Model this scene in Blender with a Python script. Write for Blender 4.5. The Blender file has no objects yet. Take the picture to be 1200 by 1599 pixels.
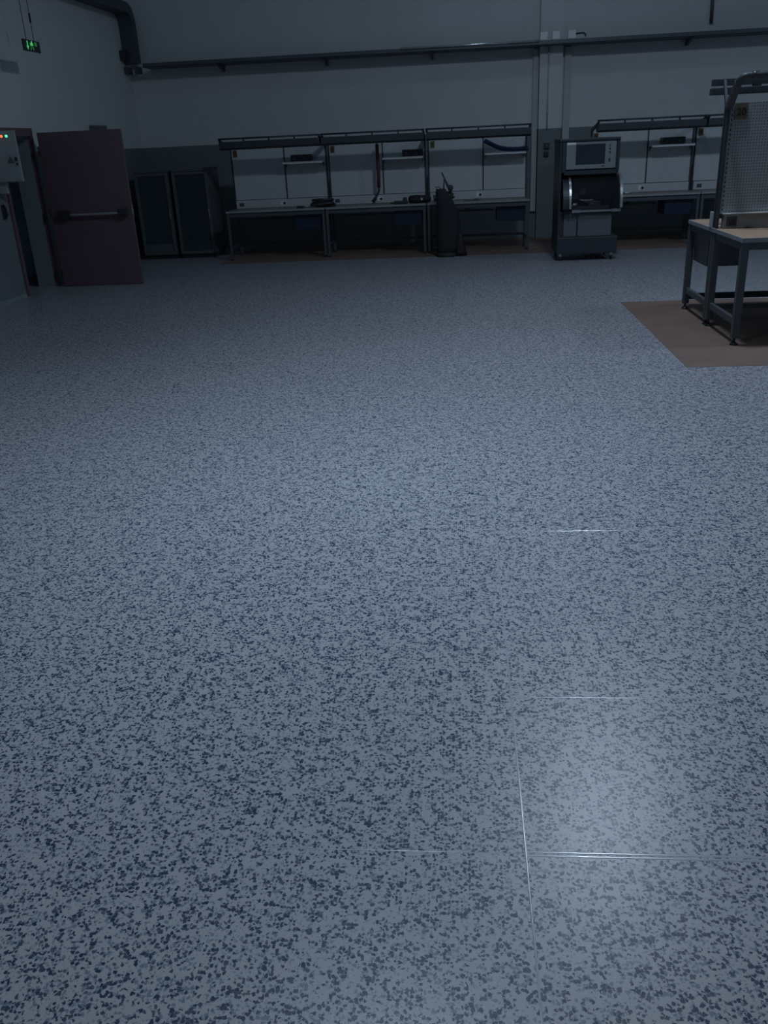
import bpy, bmesh, math, random
from mathutils import Matrix, Vector

scene = bpy.context.scene
COL = scene.collection
random.seed(7)

# ------------------------------------------------------------------ camera
cam_d = bpy.data.cameras.new('camera')
cam = bpy.data.objects.new('camera', cam_d)
COL.objects.link(cam)
cam_d.sensor_fit = 'HORIZONTAL'
cam_d.sensor_width = 36.0
cam_d.lens = 1339.8 * 36.0 / 1200.0
cam_d.clip_start = 0.05
cam_d.clip_end = 200
RT = Vector((0.99615257, 0.07572835, -0.04410531))
UP = Vector((0.01040862, 0.39747825, 0.91755256))
FW = Vector((-0.08701565, 0.91448142, -0.39516075))
m = Matrix.Identity(4)
for r in range(3):
    m[r][0] = RT[r]; m[r][1] = UP[r]; m[r][2] = -FW[r]
m.translation = (0, 0, 1.75)
cam.matrix_world = m
scene.camera = cam

# ------------------------------------------------------------------ light
scene.view_settings.view_transform = 'Standard'
scene.view_settings.look = 'None'
scene.view_settings.exposure = 0.0
scene.view_settings.gamma = 1.0
scene.view_settings.use_curve_mapping = False

world = bpy.data.worlds.new('night_hall')
scene.world = world
world.use_nodes = True
bg = world.node_tree.nodes['Background']
bg.inputs[0].default_value = (0.42, 0.73, 1.0, 1)
bg.inputs[1].default_value = 0.056

def area_lamp(name, loc, size, power, color):
    d = bpy.data.lights.new(name, 'AREA')
    d.shape = 'RECTANGLE'
    d.size, d.size_y = size
    d.energy = power
    d.color = color
    o = bpy.data.objects.new(name, d)
    COL.objects.link(o)
    o.location = loc
    return o

COOL = (0.60, 0.79, 1.0)
def bulb(name, loc, radius, power, color):
    d = bpy.data.lights.new(name, 'POINT')
    d.shadow_soft_size = radius
    d.energy = power
    d.color = color
    o = bpy.data.objects.new(name, d)
    COL.objects.link(o)
    o.location = loc
    return o

# two high-bay lamps are on: they throw light down, the nearer one through its diffuser sideways too
KEY, SIDE = (1.62, 8.1, 6.0), (9.3, 7.8, 6.0)
KEYC = (0.66, 0.81, 1.0)
area_lamp('high_bay_lamp', (KEY[0], KEY[1], KEY[2] + 0.05), (0.5, 0.5), 128, KEYC)
bulb('high_bay_diffuser', (KEY[0], KEY[1], KEY[2] - 0.3), 0.16, 38, KEYC)
side = area_lamp('high_bay_lamp', (SIDE[0], SIDE[1], SIDE[2] + 0.05), (0.45, 0.45), 185, COOL)
side.data.spread = math.radians(152)     # its reflector cuts the light off above head height on the far wall
area_lamp('overhead_light', (1.7, 13.3, 6.0), (0.5, 0.5), 8, COOL)
mid = area_lamp('overhead_light', (-0.5, 4.4, 6.0), (0.6, 0.6), 40, COOL)  # unseen fill light, added to brighten the middle of the floor
mid.data.spread = math.radians(84)
area_lamp('overhead_light', (0.6, -0.6, 5.0), (0.6, 0.6), 20, (0.78, 0.84, 1.0))  # added fill by the camera, out of view, lifts the near floor

# ------------------------------------------------------------------ materials
def srgb(r, g, b):
    f = lambda c: (c / 12.92) if c <= 0.04045 else ((c + 0.055) / 1.055) ** 2.4
    return (f(r / 255), f(g / 255), f(b / 255))

MATS = {}
def mat(name, col, rough=0.5, metal=0.0, var=0.12, scale=6.0, spec=0.5, emit=None, estr=0.0):
    if name in MATS:
        return MATS[name]
    mt = bpy.data.materials.new(name)
    mt.use_nodes = True
    nt = mt.node_tree
    b = nt.nodes['Principled BSDF']
    b.inputs['Roughness'].default_value = rough
    b.inputs['Metallic'].default_value = metal
    b.inputs['Specular IOR Level'].default_value = spec
    tc = nt.nodes.new('ShaderNodeTexCoord')
    nz = nt.nodes.new('ShaderNodeTexNoise')
    nz.inputs['Scale'].default_value = scale
    nz.inputs['Detail'].default_value = 4
    nt.links.new(tc.outputs['Object'], nz.inputs['Vector'])
    mx = nt.nodes.new('ShaderNodeMix'); mx.data_type = 'RGBA'
    mx.inputs['A'].default_value = (*[c * (1 - var) for c in col], 1)
    mx.inputs['B'].default_value = (*[min(1, c * (1 + var)) for c in col], 1)
    nt.links.new(nz.outputs['Fac'], mx.inputs['Factor'])
    nt.links.new(mx.outputs['Result'], b.inputs['Base Color'])
    if emit:
        b.inputs['Emission Color'].default_value = (*emit, 1)
        b.inputs['Emission Strength'].default_value = estr
    MATS[name] = mt
    return mt

class NT:
    """small helper for longer node materials"""
    def __init__(s, name):
        s.m = bpy.data.materials.new(name); s.m.use_nodes = True
        s.t = s.m.node_tree; s.b = s.t.nodes['Principled BSDF']
    def n(s, typ, **kw):
        nd = s.t.nodes.new(typ)
        for k, v in kw.items(): setattr(nd, k, v)
        return nd
    def put(s, sock, v):
        if hasattr(v, 'is_linked') or isinstance(v, bpy.types.NodeSocket): s.t.links.new(v, sock)
        else: sock.default_value = v
    def math(s, op, a, b=0.0, c=None):
        nd = s.n('ShaderNodeMath', operation=op)
        s.put(nd.inputs[0], a); s.put(nd.inputs[1], b)
        if c is not None: s.put(nd.inputs[2], c)
        return nd.outputs[0]
    def mix(s, f, a, b):
        nd = s.n('ShaderNodeMix', data_type='RGBA')
        s.put(nd.inputs['Factor'], f)
        s.put(nd.inputs['A'], a if not isinstance(a, tuple) else (*a[:3], 1))
        s.put(nd.inputs['B'], b if not isinstance(b, tuple) else (*b[:3], 1))
        return nd.outputs['Result']
    def ramp(s, f, lo, hi):
        nd = s.n('ShaderNodeMapRange'); s.put(nd.inputs['Value'], f)
        nd.inputs['From Min'].default_value = lo; nd.inputs['From Max'].default_value = hi
        return nd.outputs['Result']

def make_floor_mat():
    k = NT('flecked_vinyl')
    tc = k.n('ShaderNodeTexCoord')
    co = tc.outputs['Object']
    def fleck(scale, off, dens_lo, dens_hi, size):
        mp = k.n('ShaderNodeMapping'); k.put(mp.inputs['Vector'], co)
        mp.inputs['Location'].default_value = off
        wz = k.n('ShaderNodeTexNoise'); wz.inputs['Scale'].default_value = scale * 1.1; wz.inputs['Detail'].default_value = 2
        k.put(wz.inputs['Vector'], mp.outputs[0])
        vm = k.n('ShaderNodeVectorMath', operation='MULTIPLY_ADD')
        k.put(vm.inputs[0], wz.outputs['Color']); vm.inputs[1].default_value = (1.3 / scale,) * 3
        k.put(vm.inputs[2], mp.outputs[0])
        v = k.n('ShaderNodeTexVoronoi', voronoi_dimensions='2D'); v.inputs['Scale'].default_value = scale
        v.inputs['Randomness'].default_value = 1.0
        k.put(v.inputs['Vector'], vm.outputs[0])
        sep = k.n('ShaderNodeSeparateColor'); k.put(sep.inputs[0], v.outputs['Color'])
        clump = k.n('ShaderNodeTexNoise'); clump.inputs['Scale'].default_value = 26.0; clump.inputs['Detail'].default_value = 3
        k.put(clump.inputs['Vector'], mp.outputs[0])
        dens = k.n('ShaderNodeMapRange'); k.put(dens.inputs['Value'], clump.outputs['Fac'])
        dens.inputs['From Min'].default_value = 0.35; dens.inputs['From Max'].default_value = 0.65
        dens.inputs['To Min'].default_value = dens_lo; dens.inputs['To Max'].default_value = dens_hi
        pick = k.math('LESS_THAN', sep.outputs[0], dens.outputs[0])
        rad = k.math('MULTIPLY_ADD', sep.outputs[1], size * 0.6, size * 0.55)
        edge = k.math('SUBTRACT', rad, v.outputs['Distance'])
        blob = k.ramp(edge, 0.0, 0.10)
        return k.math('MULTIPLY', pick, blob), sep.outputs[2]
    f1, r1 = fleck(98.0, (0, 0, 0), 0.10, 0.74, 0.62)
    f2, r2 = fleck(96.0, (3.3, 1.7, 0), 0.06, 0.50, 0.56)
    f3, r3 = fleck(150.0, (1.3, 7.7, 0), 0.10, 0.30, 0.5)
    fine = k.n('ShaderNodeTexNoise'); fine.inputs['Scale'].default_value = 260; fine.inputs['Detail'].default_value = 2
    k.put(fine.inputs['Vector'], co)
    big = k.n('ShaderNodeTexNoise'); big.inputs['Scale'].default_value = 1.3; big.inputs['Detail'].default_value = 4
    k.put(big.inputs['Vector'], co)
    base = k.mix(k.ramp(fine.outputs['Fac'], 0.3, 0.7), FLOOR_A, FLOOR_B)
    base = k.mix(k.math('MULTIPLY', f2, 0.75), base, FLECK_MID)
    base = k.mix(k.math('MULTIPLY', f3, 0.6), base, FLECK_MID)
    base = k.mix(k.math('MULTIPLY', f1, k.math('MULTIPLY_ADD', r1, 0.25, 0.80)), base, FLECK_DARK)
    k.put(k.b.inputs['Base Color'], base)
    k.put(k.b.inputs['Roughness'], k.math('MULTIPLY_ADD', big.outputs['Fac'], 0.06, 0.285))
    k.b.inputs['Specular IOR Level'].default_value = 0.42
    bp = k.n('ShaderNodeBump'); bp.inputs['Strength'].default_value = 0.12; bp.inputs['Distance'].default_value = 0.002
    k.put(bp.inputs['Height'], fine.outputs['Fac'])
    k.put(k.b.inputs['Normal'], bp.outputs[0])
    return k.m

FLOOR_A = (0.385, 0.375, 0.395)
FLOOR_B = (0.455, 0.445, 0.465)
FLECK_MID = (0.125, 0.165, 0.22)
FLECK_DARK = (0.018, 0.040, 0.082)
M_FLOOR = make_floor_mat()

def make_wall_mat():
    """white emulsion above a grey painted dado"""
    k = NT('painted_wall')
    tc = k.n('ShaderNodeTexCoord')
    sep = k.n('ShaderNodeSeparateXYZ'); k.put(sep.inputs[0], tc.outputs['Object'])
    nz = k.n('ShaderNodeTexNoise'); nz.inputs['Scale'].default_value = 2.2; nz.inputs['Detail'].default_value = 5
    k.put(nz.inputs['Vector'], tc.outputs['Object'])
    white = k.mix(nz.outputs['Fac'], (0.60, 0.61, 0.62), (0.70, 0.705, 0.715))
    grey = k.mix(nz.outputs['Fac'], (0.155, 0.18, 0.195), (0.19, 0.215, 0.23))
    lvl = k.math('GREATER_THAN', sep.outputs['Z'], 1.85)
    k.put(k.b.inputs['Base Color'], k.mix(lvl, grey, white))
    k.b.inputs['Roughness'].default_value = 0.55
    bp = k.n('ShaderNodeBump'); bp.inputs['Strength'].default_value = 0.06; bp.inputs['Distance'].default_value = 0.01
    n2 = k.n('ShaderNodeTexNoise'); n2.inputs['Scale'].default_value = 45; k.put(n2.inputs['Vector'], tc.outputs['Object'])
    k.put(bp.inputs['Height'], n2.outputs['Fac']); k.put(k.b.inputs['Normal'], bp.outputs[0])
    return k.m
M_WALL = make_wall_mat()

def make_screed():
    k = NT('bare_screed')
    tc = k.n('ShaderNodeTexCoord')
    nz = k.n('ShaderNodeTexNoise'); nz.inputs['Scale'].default_value = 2.0; nz.inputs['Detail'].default_value = 7
    nz.inputs['Roughness'].default_value = 0.65
    k.put(nz.inputs['Vector'], tc.outputs['Object'])
    n2 = k.n('ShaderNodeTexNoise'); n2.inputs['Scale'].default_value = 30; k.put(n2.inputs['Vector'], tc.outputs['Object'])
    c = k.mix(k.ramp(nz.outputs['Fac'], 0.35, 0.65), (0.168, 0.112, 0.092), (0.23, 0.15, 0.122))
    c = k.mix(k.math('MULTIPLY', k.ramp(n2.outputs['Fac'], 0.55, 0.75), 0.3), c, (0.11, 0.085, 0.075))
    k.put(k.b.inputs['Base Color'], c)
    k.b.inputs['Roughness'].default_value = 0.6
    return k.m
M_SCREED = make_screed()

def make_pegboard():
    k = NT('perforated_steel')
    tc = k.n('ShaderNodeTexCoord')
    sep = k.n('ShaderNodeSeparateXYZ'); k.put(sep.inputs[0], tc.outputs['Object'])
    def cell(s):
        f = k.math('FRACT', k.math('MULTIPLY', s, 1 / 0.0245)); return k.math('SUBTRACT', f, 0.5)
    dx, dz = cell(sep.outputs['X']), cell(sep.outputs['Z'])
    d = k.math('SQRT', k.math('ADD', k.math('MULTIPLY', dx, dx), k.math('MULTIPLY', dz, dz)))
    hole = k.math('LESS_THAN', d, 0.21)
    nz = k.n('ShaderNodeTexNoise'); nz.inputs['Scale'].default_value = 3; k.put(nz.inputs['Vector'], tc.outputs['Object'])
    c = k.mix(nz.outputs['Fac'], (0.29, 0.305, 0.32), (0.35, 0.365, 0.38))
    k.put(k.b.inputs['Base Color'], k.mix(hole, c, (0.075, 0.085, 0.095)))
    k.b.inputs['Roughness'].default_value = 0.45
    return k.m
M_PEG = make_pegboard()

def make_wood_top():
    k = NT('birch_worktop')
    tc = k.n('ShaderNodeTexCoord')
    mp = k.n('ShaderNodeMapping'); k.put(mp.inputs['Vector'], tc.outputs['Object']); mp.inputs['Scale'].default_value = (1.2, 14, 1)
    nz = k.n('ShaderNodeTexNoise'); nz.inputs['Scale'].default_value = 3; nz.inputs['Detail'].default_value = 6
    k.put(nz.inputs['Vector'], mp.outputs[0])
    k.put(k.b.inputs['Base Color'], k.mix(k.ramp(nz.outputs['Fac'], 0.3, 0.7), (0.36, 0.235, 0.155), (0.48, 0.33, 0.23)))
    k.b.inputs['Roughness'].default_value = 0.45
    return k.m
M_WOOD = make_wood_top()

def make_glass():
    k = NT('smoked_acrylic')
    nz = k.n('ShaderNodeTexNoise'); nz.inputs['Scale'].default_value = 20
    k.put(k.b.inputs['Base Color'], k.mix(nz.outputs['Fac'], (0.03, 0.036, 0.042), (0.04, 0.048, 0.055)))
    k.b.inputs['Alpha'].default_value = 0.22
    k.b.inputs['Roughness'].default_value = 0.06
    return k.m
M_HOOD = make_glass()

M_BTOP = mat('worn_bench_top', (0.20, 0.17, 0.15), 0.45)
M_TDUCT = mat('warm_grey_duct', (0.27, 0.26, 0.255), 0.4)
M_FRAME = mat('grey_powder_coat', (0.075, 0.088, 0.10), 0.45)
M_EDGE = mat('light_grey_edge', (0.30, 0.32, 0.34), 0.4)
M_PANEL = mat('white_laminate', (0.52, 0.535, 0.55), 0.4, var=0.05)
M_DARKRAIL = mat('dark_grey_rail', (0.042, 0.052, 0.062), 0.5)
M_BLACK = mat('black_plastic', (0.03, 0.038, 0.046), 0.45)
M_BLUE = mat('navy_drawer', (0.012, 0.023, 0.055), 0.4)
M_WHITE = mat('white_plastic', (0.80, 0.81, 0.81), 0.4)
M_TRUNK = mat('offwhite_trunking', (0.50, 0.52, 0.51), 0.45)
M_TRAY = mat('galvanised_tray', (0.11, 0.125, 0.14), 0.42, 0.35)
M_PIPE = mat('bright_pipe', (0.85, 0.86, 0.88), 0.22, 0.9)
M_DUCT = mat('dark_cable_duct', (0.07, 0.085, 0.10), 0.55)
M_RED = mat('maroon_door_paint', (0.15, 0.092, 0.112), 0.45)
M_STEEL = mat('brushed_steel', (0.62, 0.62, 0.62), 0.3, 0.8)
M_CAB = mat('cabinet_light_grey', (0.36, 0.38, 0.39), 0.45)
M_RACK = mat('rack_grey', (0.10, 0.115, 0.125), 0.45)
M_RGLASS = mat('rack_dark_glass', (0.045, 0.062, 0.073), 0.12)
M_SCREEN = mat('dark_screen', (0.035, 0.045, 0.055), 0.15)
M_FACE = mat('silver_faceplate', (0.22, 0.24, 0.26), 0.45, 0.0)
M_MACH = mat('charcoal_enclosure', (0.031, 0.039, 0.048), 0.45)
M_MPANEL = mat('grey_door_panel', (0.11, 0.12, 0.135), 0.4)
M_RUBBER = mat('black_rubber', (0.015, 0.015, 0.016), 0.7)
M_DRED = mat('dark_red_fabric', (0.028, 0.013, 0.02), 0.75)
M_BAG = mat('black_fabric', (0.015, 0.015, 0.02), 0.8)
M_NUM = mat('amber_number_plate', (0.12, 0.075, 0.04), 0.5)
M_NUMG = mat('olive_number_plate', (0.11, 0.11, 0.03), 0.5)
M_NUM20 = mat('ochre_number_plate', (0.13, 0.105, 0.07), 0.5)
M_INK = mat('black_ink', (0.012, 0.012, 0.014), 0.6)
M_GREEN = mat('green_exit_glow', (0.02, 0.2, 0.06), 0.5, emit=(0.10, 0.85, 0.22), estr=0.5)
M_GREENDIM = mat('dim_green_glow', (0.02, 0.12, 0.04), 0.5, emit=(0.08, 0.45, 0.14), estr=0.2)
M_LEDG = mat('green_lamp', (0.1, 0.8, 0.5), 0.3, emit=(0.15, 0.95, 0.55), estr=0.9)
M_LEDR = mat('red_lamp', (0.8, 0.15, 0.05), 0.3, emit=(1.0, 0.22, 0.08), estr=1.0)
M_WARN = mat('warning_label', (0.12, 0.12, 0.12), 0.5)
M_HOSE = mat('blue_hose', (0.012, 0.03, 0.11), 0.5)
M_STRAP = mat('red_strap', (0.11, 0.035, 0.045), 0.7)
M_SIGN = mat('sign_black', (0.015, 0.025, 0.03), 0.3)
M_SEAM = mat('weld_bead', (0.40, 0.41, 0.44), 0.2, var=0.2, scale=40, spec=1.0)
M_DARKWALL = mat('corridor_paint', (0.34, 0.40, 0.43), 0.7)
M_REVEAL = mat('reveal_paint', (0.24, 0.28, 0.30), 0.6)

# ------------------------------------------------------------------ mesh helpers
class MB:
    def __init__(s): s.bm = bmesh.new()
    def box(s, x0, x1, y0, y1, z0, z1, bev=0.0):
        t = bmesh.new()
        bmesh.ops.create_cube(t, size=1)
        for v in t.verts:
            v.co = Vector(((x0 + x1) / 2 + v.co.x * (x1 - x0), (y0 + y1) / 2 + v.co.y * (y1 - y0), (z0 + z1) / 2 + v.co.z * (z1 - z0)))
        if bev > 0:
            bmesh.ops.bevel(t, geom=list(t.edges), offset=bev, segments=2, profile=0.6, affect='EDGES')
        s.merge(t); return s
    def merge(s, t):
        me = bpy.data.meshes.new('tmp'); t.to_mesh(me); t.free()
        s.bm.from_mesh(me); bpy.data.meshes.remove(me)
    def tube(s, pts, r, seg=10, closed=False):
        pts = [Vector(p) for p in pts]
        n = len(pts); rings = []
        prev = None
        for i, p in enumerate(pts):
            if i == 0: d = pts[1] - p
            elif i == n - 1: d = p - pts[i - 1]
            else: d = (pts[i + 1] - p).normalized() + (p - pts[i - 1]).normalized()
            d.normalize()
            if prev is None:
                a = Vector((0, 0, 1)) if abs(d.z) < 0.9 else Vector((1, 0, 0))
                u = d.cross(a).normalized()
            else:
                u = (prev - d * prev.dot(d)).normalized()
            prev = u
            w = d.cross(u)
            rr = r[i] if isinstance(r, (list, tuple)) else r
            rings.append([s.bm.verts.new(p + (u * math.cos(2 * math.pi * k / seg) + w * math.sin(2 * math.pi * k / seg)) * rr) for k in range(seg)])
        for i in range(n - 1):
            for k in range(seg):
                f = s.bm.faces.new((rings[i][k], rings[i][(k + 1) % seg], rings[i + 1][(k + 1) % seg], rings[i + 1][k])); f.smooth = True
        s.bm.faces.new(rings[0][::-1]); s.bm.faces.new(rings[-1])
        return s
    def bar(s, a, b, w, h):
        """rectangular bar from a to b"""
        a, b = Vector(a), Vector(b); d = (b - a).normalized()
        q = Vector((1, 0, 0)) if abs(d.x) < 0.9 else Vector((0, 0, 1))
        u = (q - d * q.dot(d)).normalized(); v = d.cross(u)
        vs = []
        for p in (a, b):
            for (i, j) in ((-1, -1), (1, -1), (1, 1), (-1, 1)):
                vs.append(s.bm.verts.new(p + u * i * w / 2 + v * j * h / 2))
        for f in ((3, 2, 1, 0), (4, 5, 6, 7), (0, 1, 5, 4), (1, 2, 6, 5), (2, 3, 7, 6), (3, 0, 4, 7)):
            s.bm.faces.new([vs[i] for i in f])
        return s
    def prism(s, poly, axis, a, b):
        """poly: list of 2D points in the other two axes, extruded along axis from a to b"""
        def P(p, t):
            if axis == 'x': return (t, p[0], p[1])
            if axis == 'y': return (p[0], t, p[1])
            return (p[0], p[1], t)
        A = [s.bm.verts.new(P(p, a)) for p in poly]; B = [s.bm.verts.new(P(p, b)) for p in poly]
        s.bm.faces.new(A); s.bm.faces.new(B[::-1]); n = len(poly)
        for i in range(n):
            s.bm.faces.new((A[i], B[i], B[(i + 1) % n], A[(i + 1) % n]))
        return s
    def cyl(s, c, r, axis, h, seg=20):
        c = Vector(c); d = {'x': Vector((1, 0, 0)), 'y': Vector((0, 1, 0)), 'z': Vector((0, 0, 1))}[axis]
        return s.tube([c - d * h / 2, c + d * h / 2], r, seg)
    def ball(s, c, r, sc=(1, 1, 1)):
        t = bmesh.new(); bmesh.ops.create_uvsphere(t, u_segments=16, v_segments=10, radius=r)
        for v in t.verts: v.co = Vector((v.co.x * sc[0] + c[0], v.co.y * sc[1] + c[1], v.co.z * sc[2] + c[2]))
        for f in t.faces: f.smooth = True
        s.merge(t); return s
    def loft(s, rings):
        R = [[s.bm.verts.new(p) for p in r] for r in rings]
        n = len(R[0])
        for i in range(len(R) - 1):
            for k in range(n):
                f = s.bm.faces.new((R[i][k], R[i][(k + 1) % n], R[i + 1][(k + 1) % n], R[i + 1][k])); f.smooth = True
        s.bm.faces.new(R[0][::-1]); s.bm.faces.new(R[-1]); return s
    def build(s, name, material, parent=None, loc=None, rot=None):
        bmesh.ops.recalc_face_normals(s.bm, faces=list(s.bm.faces))
        me = bpy.data.meshes.new(name); s.bm.to_mesh(me); s.bm.free()
        me.materials.append(material)
        o = bpy.data.objects.new(name, me); COL.objects.link(o)
        if parent is not None: o.parent = parent
        if loc is not None: o.location = loc
        if rot is not None: o.rotation_euler = rot
        return o

def tag(o, label=None, cat=None, group=None, kind=None):
    if label: o['label'] = label
    if cat: o['category'] = cat
    if group: o['group'] = group
    if kind: o['kind'] = kind
    return o
def thing(name, label, cat, loc=(0, 0, 0), rz=0.0, group=None):
    o = bpy.data.objects.new(name, None); COL.objects.link(o)
    o.empty_display_size = 0.1
    o.location = loc; o.rotation_euler = (0, 0, rz)
    return tag(o, label, cat, group)
def struct(o): o['kind'] = 'structure'; return o
def copy_tree(root, loc, label):
    def rec(o, par):
        c = o.copy(); COL.objects.link(c)
        if par is not None: c.parent = par
        for ch in [q for q in bpy.data.objects if q.parent == o]: rec(ch, c)
        return c
    r = rec(root, None); r.location = loc; r['label'] = label
    return r
def text_mesh(body, size, material, name, parent, loc, rot, depth=0.001):
    cu = bpy.data.curves.new('t', 'FONT'); cu.body = body; cu.size = size; cu.extrude = depth
    cu.align_x = 'CENTER'; cu.align_y = 'CENTER'; cu.offset = size * 0.022
    to = bpy.data.objects.new('t', cu); COL.objects.link(to)
    me = bpy.data.meshes.new_from_object(to.evaluated_get(bpy.context.evaluated_depsgraph_get()))
    bpy.data.objects.remove(to); bpy.data.curves.remove(cu)
    me.materials.clear(); me.materials.append(material)
    o = bpy.data.objects.new(name, me); COL.objects.link(o)
    o.parent = parent; o.location = loc; o.rotation_euler = rot
    return o

# ------------------------------------------------------------------ setting
YB = 16.95                       # back wall
LWO, LWR = (-5.98, 11.0, 0.0), -0.03    # left wall frame: local y runs along it, +x into the room
X_R = 12.0

struct(MB().box(-7.2, X_R, -3.0, YB + 0.3, -0.2, 0.0).build('floor', M_FLOOR))
floor = bpy.data.objects['floor']
# unlaid areas of the floor covering, where the pale screed shows
struct(MB().box(1.82, 6.2, 6.89, 9.87, 0.0, 0.002).build('floor_patch', M_SCREED))
struct(MB().box(-3.95, 7.5, 14.55, YB, 0.0, 0.002).build('floor_strip', M_SCREED))
# welded seams between the floor sheets (low glossy beads)
def bead(a, b, name='weld_seam', w=0.0045, h=0.0005):
    mb = MB(); a, b = Vector(a), Vector(b); d = (b - a).normalized(); u = Vector((-d.y, d.x, 0))
    n = 40; prof = [(w * (q / 5 - 1), h * (1 - (q / 5 - 1) ** 2)) for q in range(11)]
    rr = random.Random(str(a)); rings = []
    for i in range(n + 1):
        p = a.lerp(b, i / n) + u * rr.uniform(-.0006, .0006)
        k = rr.uniform(.75, 1.1)
        rings.append([mb.bm.verts.new(p + u * q[0] + Vector((0, 0, q[1] * k))) for q in prof])
    for i in range(n):
        for k in range(len(prof) - 1):
            f = mb.bm.faces.new((rings[i][k], rings[i][k + 1], rings[i + 1][k + 1], rings[i + 1][k])); f.smooth = True
    return mb.build(name, M_SEAM, floor)
bead((0.166, 0.9, 0), (0.176, 4.6, 0), w=0.0030)
for dy in (-0.006, 0.006):
    bead((0.17, 1.752 + dy, 0), (0.87, 1.752 + dy, 0))
bead((-0.53, 1.752, 0), (0.17, 1.752, 0), w=0.002, h=0.0008)
bead((0.17, 2.452, 0), (0.87, 2.452, 0), w=0.003)
bead((0.17, 3.80, 0), (0.87, 3.80, 0), w=0.003)

struct(MB().box(-6.4, X_R, YB, YB + 0.25, 0, 7.0).build('wall_back', M_WALL))
# shallow pilaster on the back wall
struct(MB().box(1.47, 1.86, YB - 0.16, YB, 0, 7.0).build('trim_1', M_WALL))
# left wall around the doorway
DY0, DY1, DZ = 0.77, 1.69, 2.06
lw = MB()
lw.box(-0.3, 0, -14.0, DY0, 0, 7.0)
lw.box(-0.3, 0, DY1, 5.96, 0, 7.0)
lw.box(-0.3, 0, DY0, DY1, DZ, 7.0)
struct(lw.build('wall_left', M_WALL, None, LWO, (0, 0, LWR)))
# dark corridor behind the open doorway
cw = MB()
cw.box(-2.2, -2.1, DY0 - 1.2, DY1 + 1.2, 0, 2.9)
cw.box(-2.1, -0.3, DY0 - 1.3, DY0 - 1.2, 0, 2.9)
cw.box(-2.1, -0.3, DY1 + 1.2, DY1 + 1.3, 0, 2.9)
cw.box(-2.2, -0.3, DY0 - 1.3, DY1 + 1.3, 2.9, 3.0)
struct(cw.build('wall_corridor', M_DARKWALL, None, LWO, (0, 0, LWR)))
rv = MB()
rv.box(-0.295, -0.03, DY1 - 0.012, DY1 + 0.0, 0, DZ - 0.03)
rv.box(-0.295, -0.03, DY0, DY0 + 0.012, 0, DZ - 0.03)
struct(rv.build('trim_2', M_REVEAL, None, LWO, (0, 0, LWR)))
# maroon door frame
fr = MB()
fr.box(-0.03, 0.03, DY0 - 0.035, DY0 + 0.03, 0, DZ + 0.09)
fr.box(-0.03, 0.03, DY1 - 0.01, DY1 + 0.035, 0, DZ + 0.09)
fr.box(-0.03, 0.03, DY0 + 0.03, DY1 - 0.03, DZ - 0.01, DZ + 0.09)
struct(fr.build('trim_3', M_RED, None, LWO, (0, 0, LWR)))
# low skirting on the left wall
struct(MB().box(0, 0.012, -14, DY0 - 0.04, 0, 0.05).build('baseboard_left', M_REVEAL, None, LWO, (0, 0, LWR)))

# the open fire door
dl = bpy.data.objects.new('door_1', None); COL.objects.link(dl)
dl.location = (-5.78, 12.62, 0); dl.rotation_euler = (0, 0, 0.0)
struct(dl); dl['label'] = 'maroon fire door standing open at right angles to the left wall'
MB().box(0, 1.19, -0.03, 0.03, 0.012, 2.085, 0.004).build('door_leaf', M_RED, dl)
pb = MB().box(0.30, 1.00, -0.098, -0.068, 0.985, 1.012, 0.006).build('push_bar', M_STEEL, dl)
pb['label'] = 'brushed steel push bar'
for x0, x1 in ((0.12, 0.30), (1.00, 1.13)):
    MB().box(x0, x1, -0.105, -0.03, 0.955, 1.055, 0.012).build('bar_housing', M_BLACK, dl)
MB().box(1.185, 1.196, -0.015, 0.015, 0.96, 1.10).cyl((1.197, 0, 1.03), 0.01, 'x', 0.008).build('latch', M_STEEL, dl)
for z in (0.25, 1.05, 1.85):
    MB().cyl((-0.008, -0.035, z), 0.011, 'z', 0.12, 12).build('hinge', M_BLACK, dl)

# ------------------------------------------------------------------ cable tray on the back wall
tz0, tz1, ty0 = 3.135, 3.20, 16.46
tr = thing('cable_tray', 'long grey cable tray running across the back wall on brackets', 'cable tray', (0, YB, 3.13))
oy = -YB; oz = -3.13
def TB(x0, x1, y0, y1, z0, z1, mb=None): return (mb or MB()).box(x0, x1, y0 + oy, y1 + oy, z0 + oz, z1 + oz)
b = MB()
TB(-5.42, X_R - 0.1, ty0, YB - 0.015, tz0, tz0 + 0.006, b)
TB(-5.42, X_R - 0.1, ty0, ty0 + 0.006, tz0, tz1, b)
TB(-5.42, X_R - 0.1, YB - 0.02, YB - 0.014, tz0, tz1, b)
b.build('tray', M_TRAY, tr)
for x in (-4.10, -2.24, -0.38, 3.95, 5.8, 7.7, 9.6):
    b = MB().prism([(ty0 + 0.05 + oy, tz0 + oz), (oy + YB - 0.001, tz0 + oz), (oy + YB - 0.001, tz0 - 0.10 + oz), (oy + YB - 0.03, tz0 - 0.10 + oz), (ty0 + 0.05 + oy, tz0 - 0.025 + oz)], 'x', x - 0.02, x + 0.02)
    b.build('bracket', M_DUCT, tr)
b = MB().tube([(-0.9, ty0 - 0.012 + oy, tz1 - 0.004 + oz), (1.42, ty0 - 0.012 + oy, tz1 - 0.004 + oz)], 0.022, 16)
pp = b.build('conduit_pipe', M_PIPE, tr); pp['label'] = 'shiny metal pipe along the tray lip'
b = MB()
rr = random.Random(3)
for k in range(5):
    y = ty0 + 0.05 + k * 0.06
    b.tube([(-5.3 + i * 1.0, y + rr.uniform(-.02, .02) + oy, tz0 + 0.03 + rr.uniform(0, .03) + oz) for i in range(17)], 0.013, 8)
b.build('cables', M_BLACK, tr)
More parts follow.
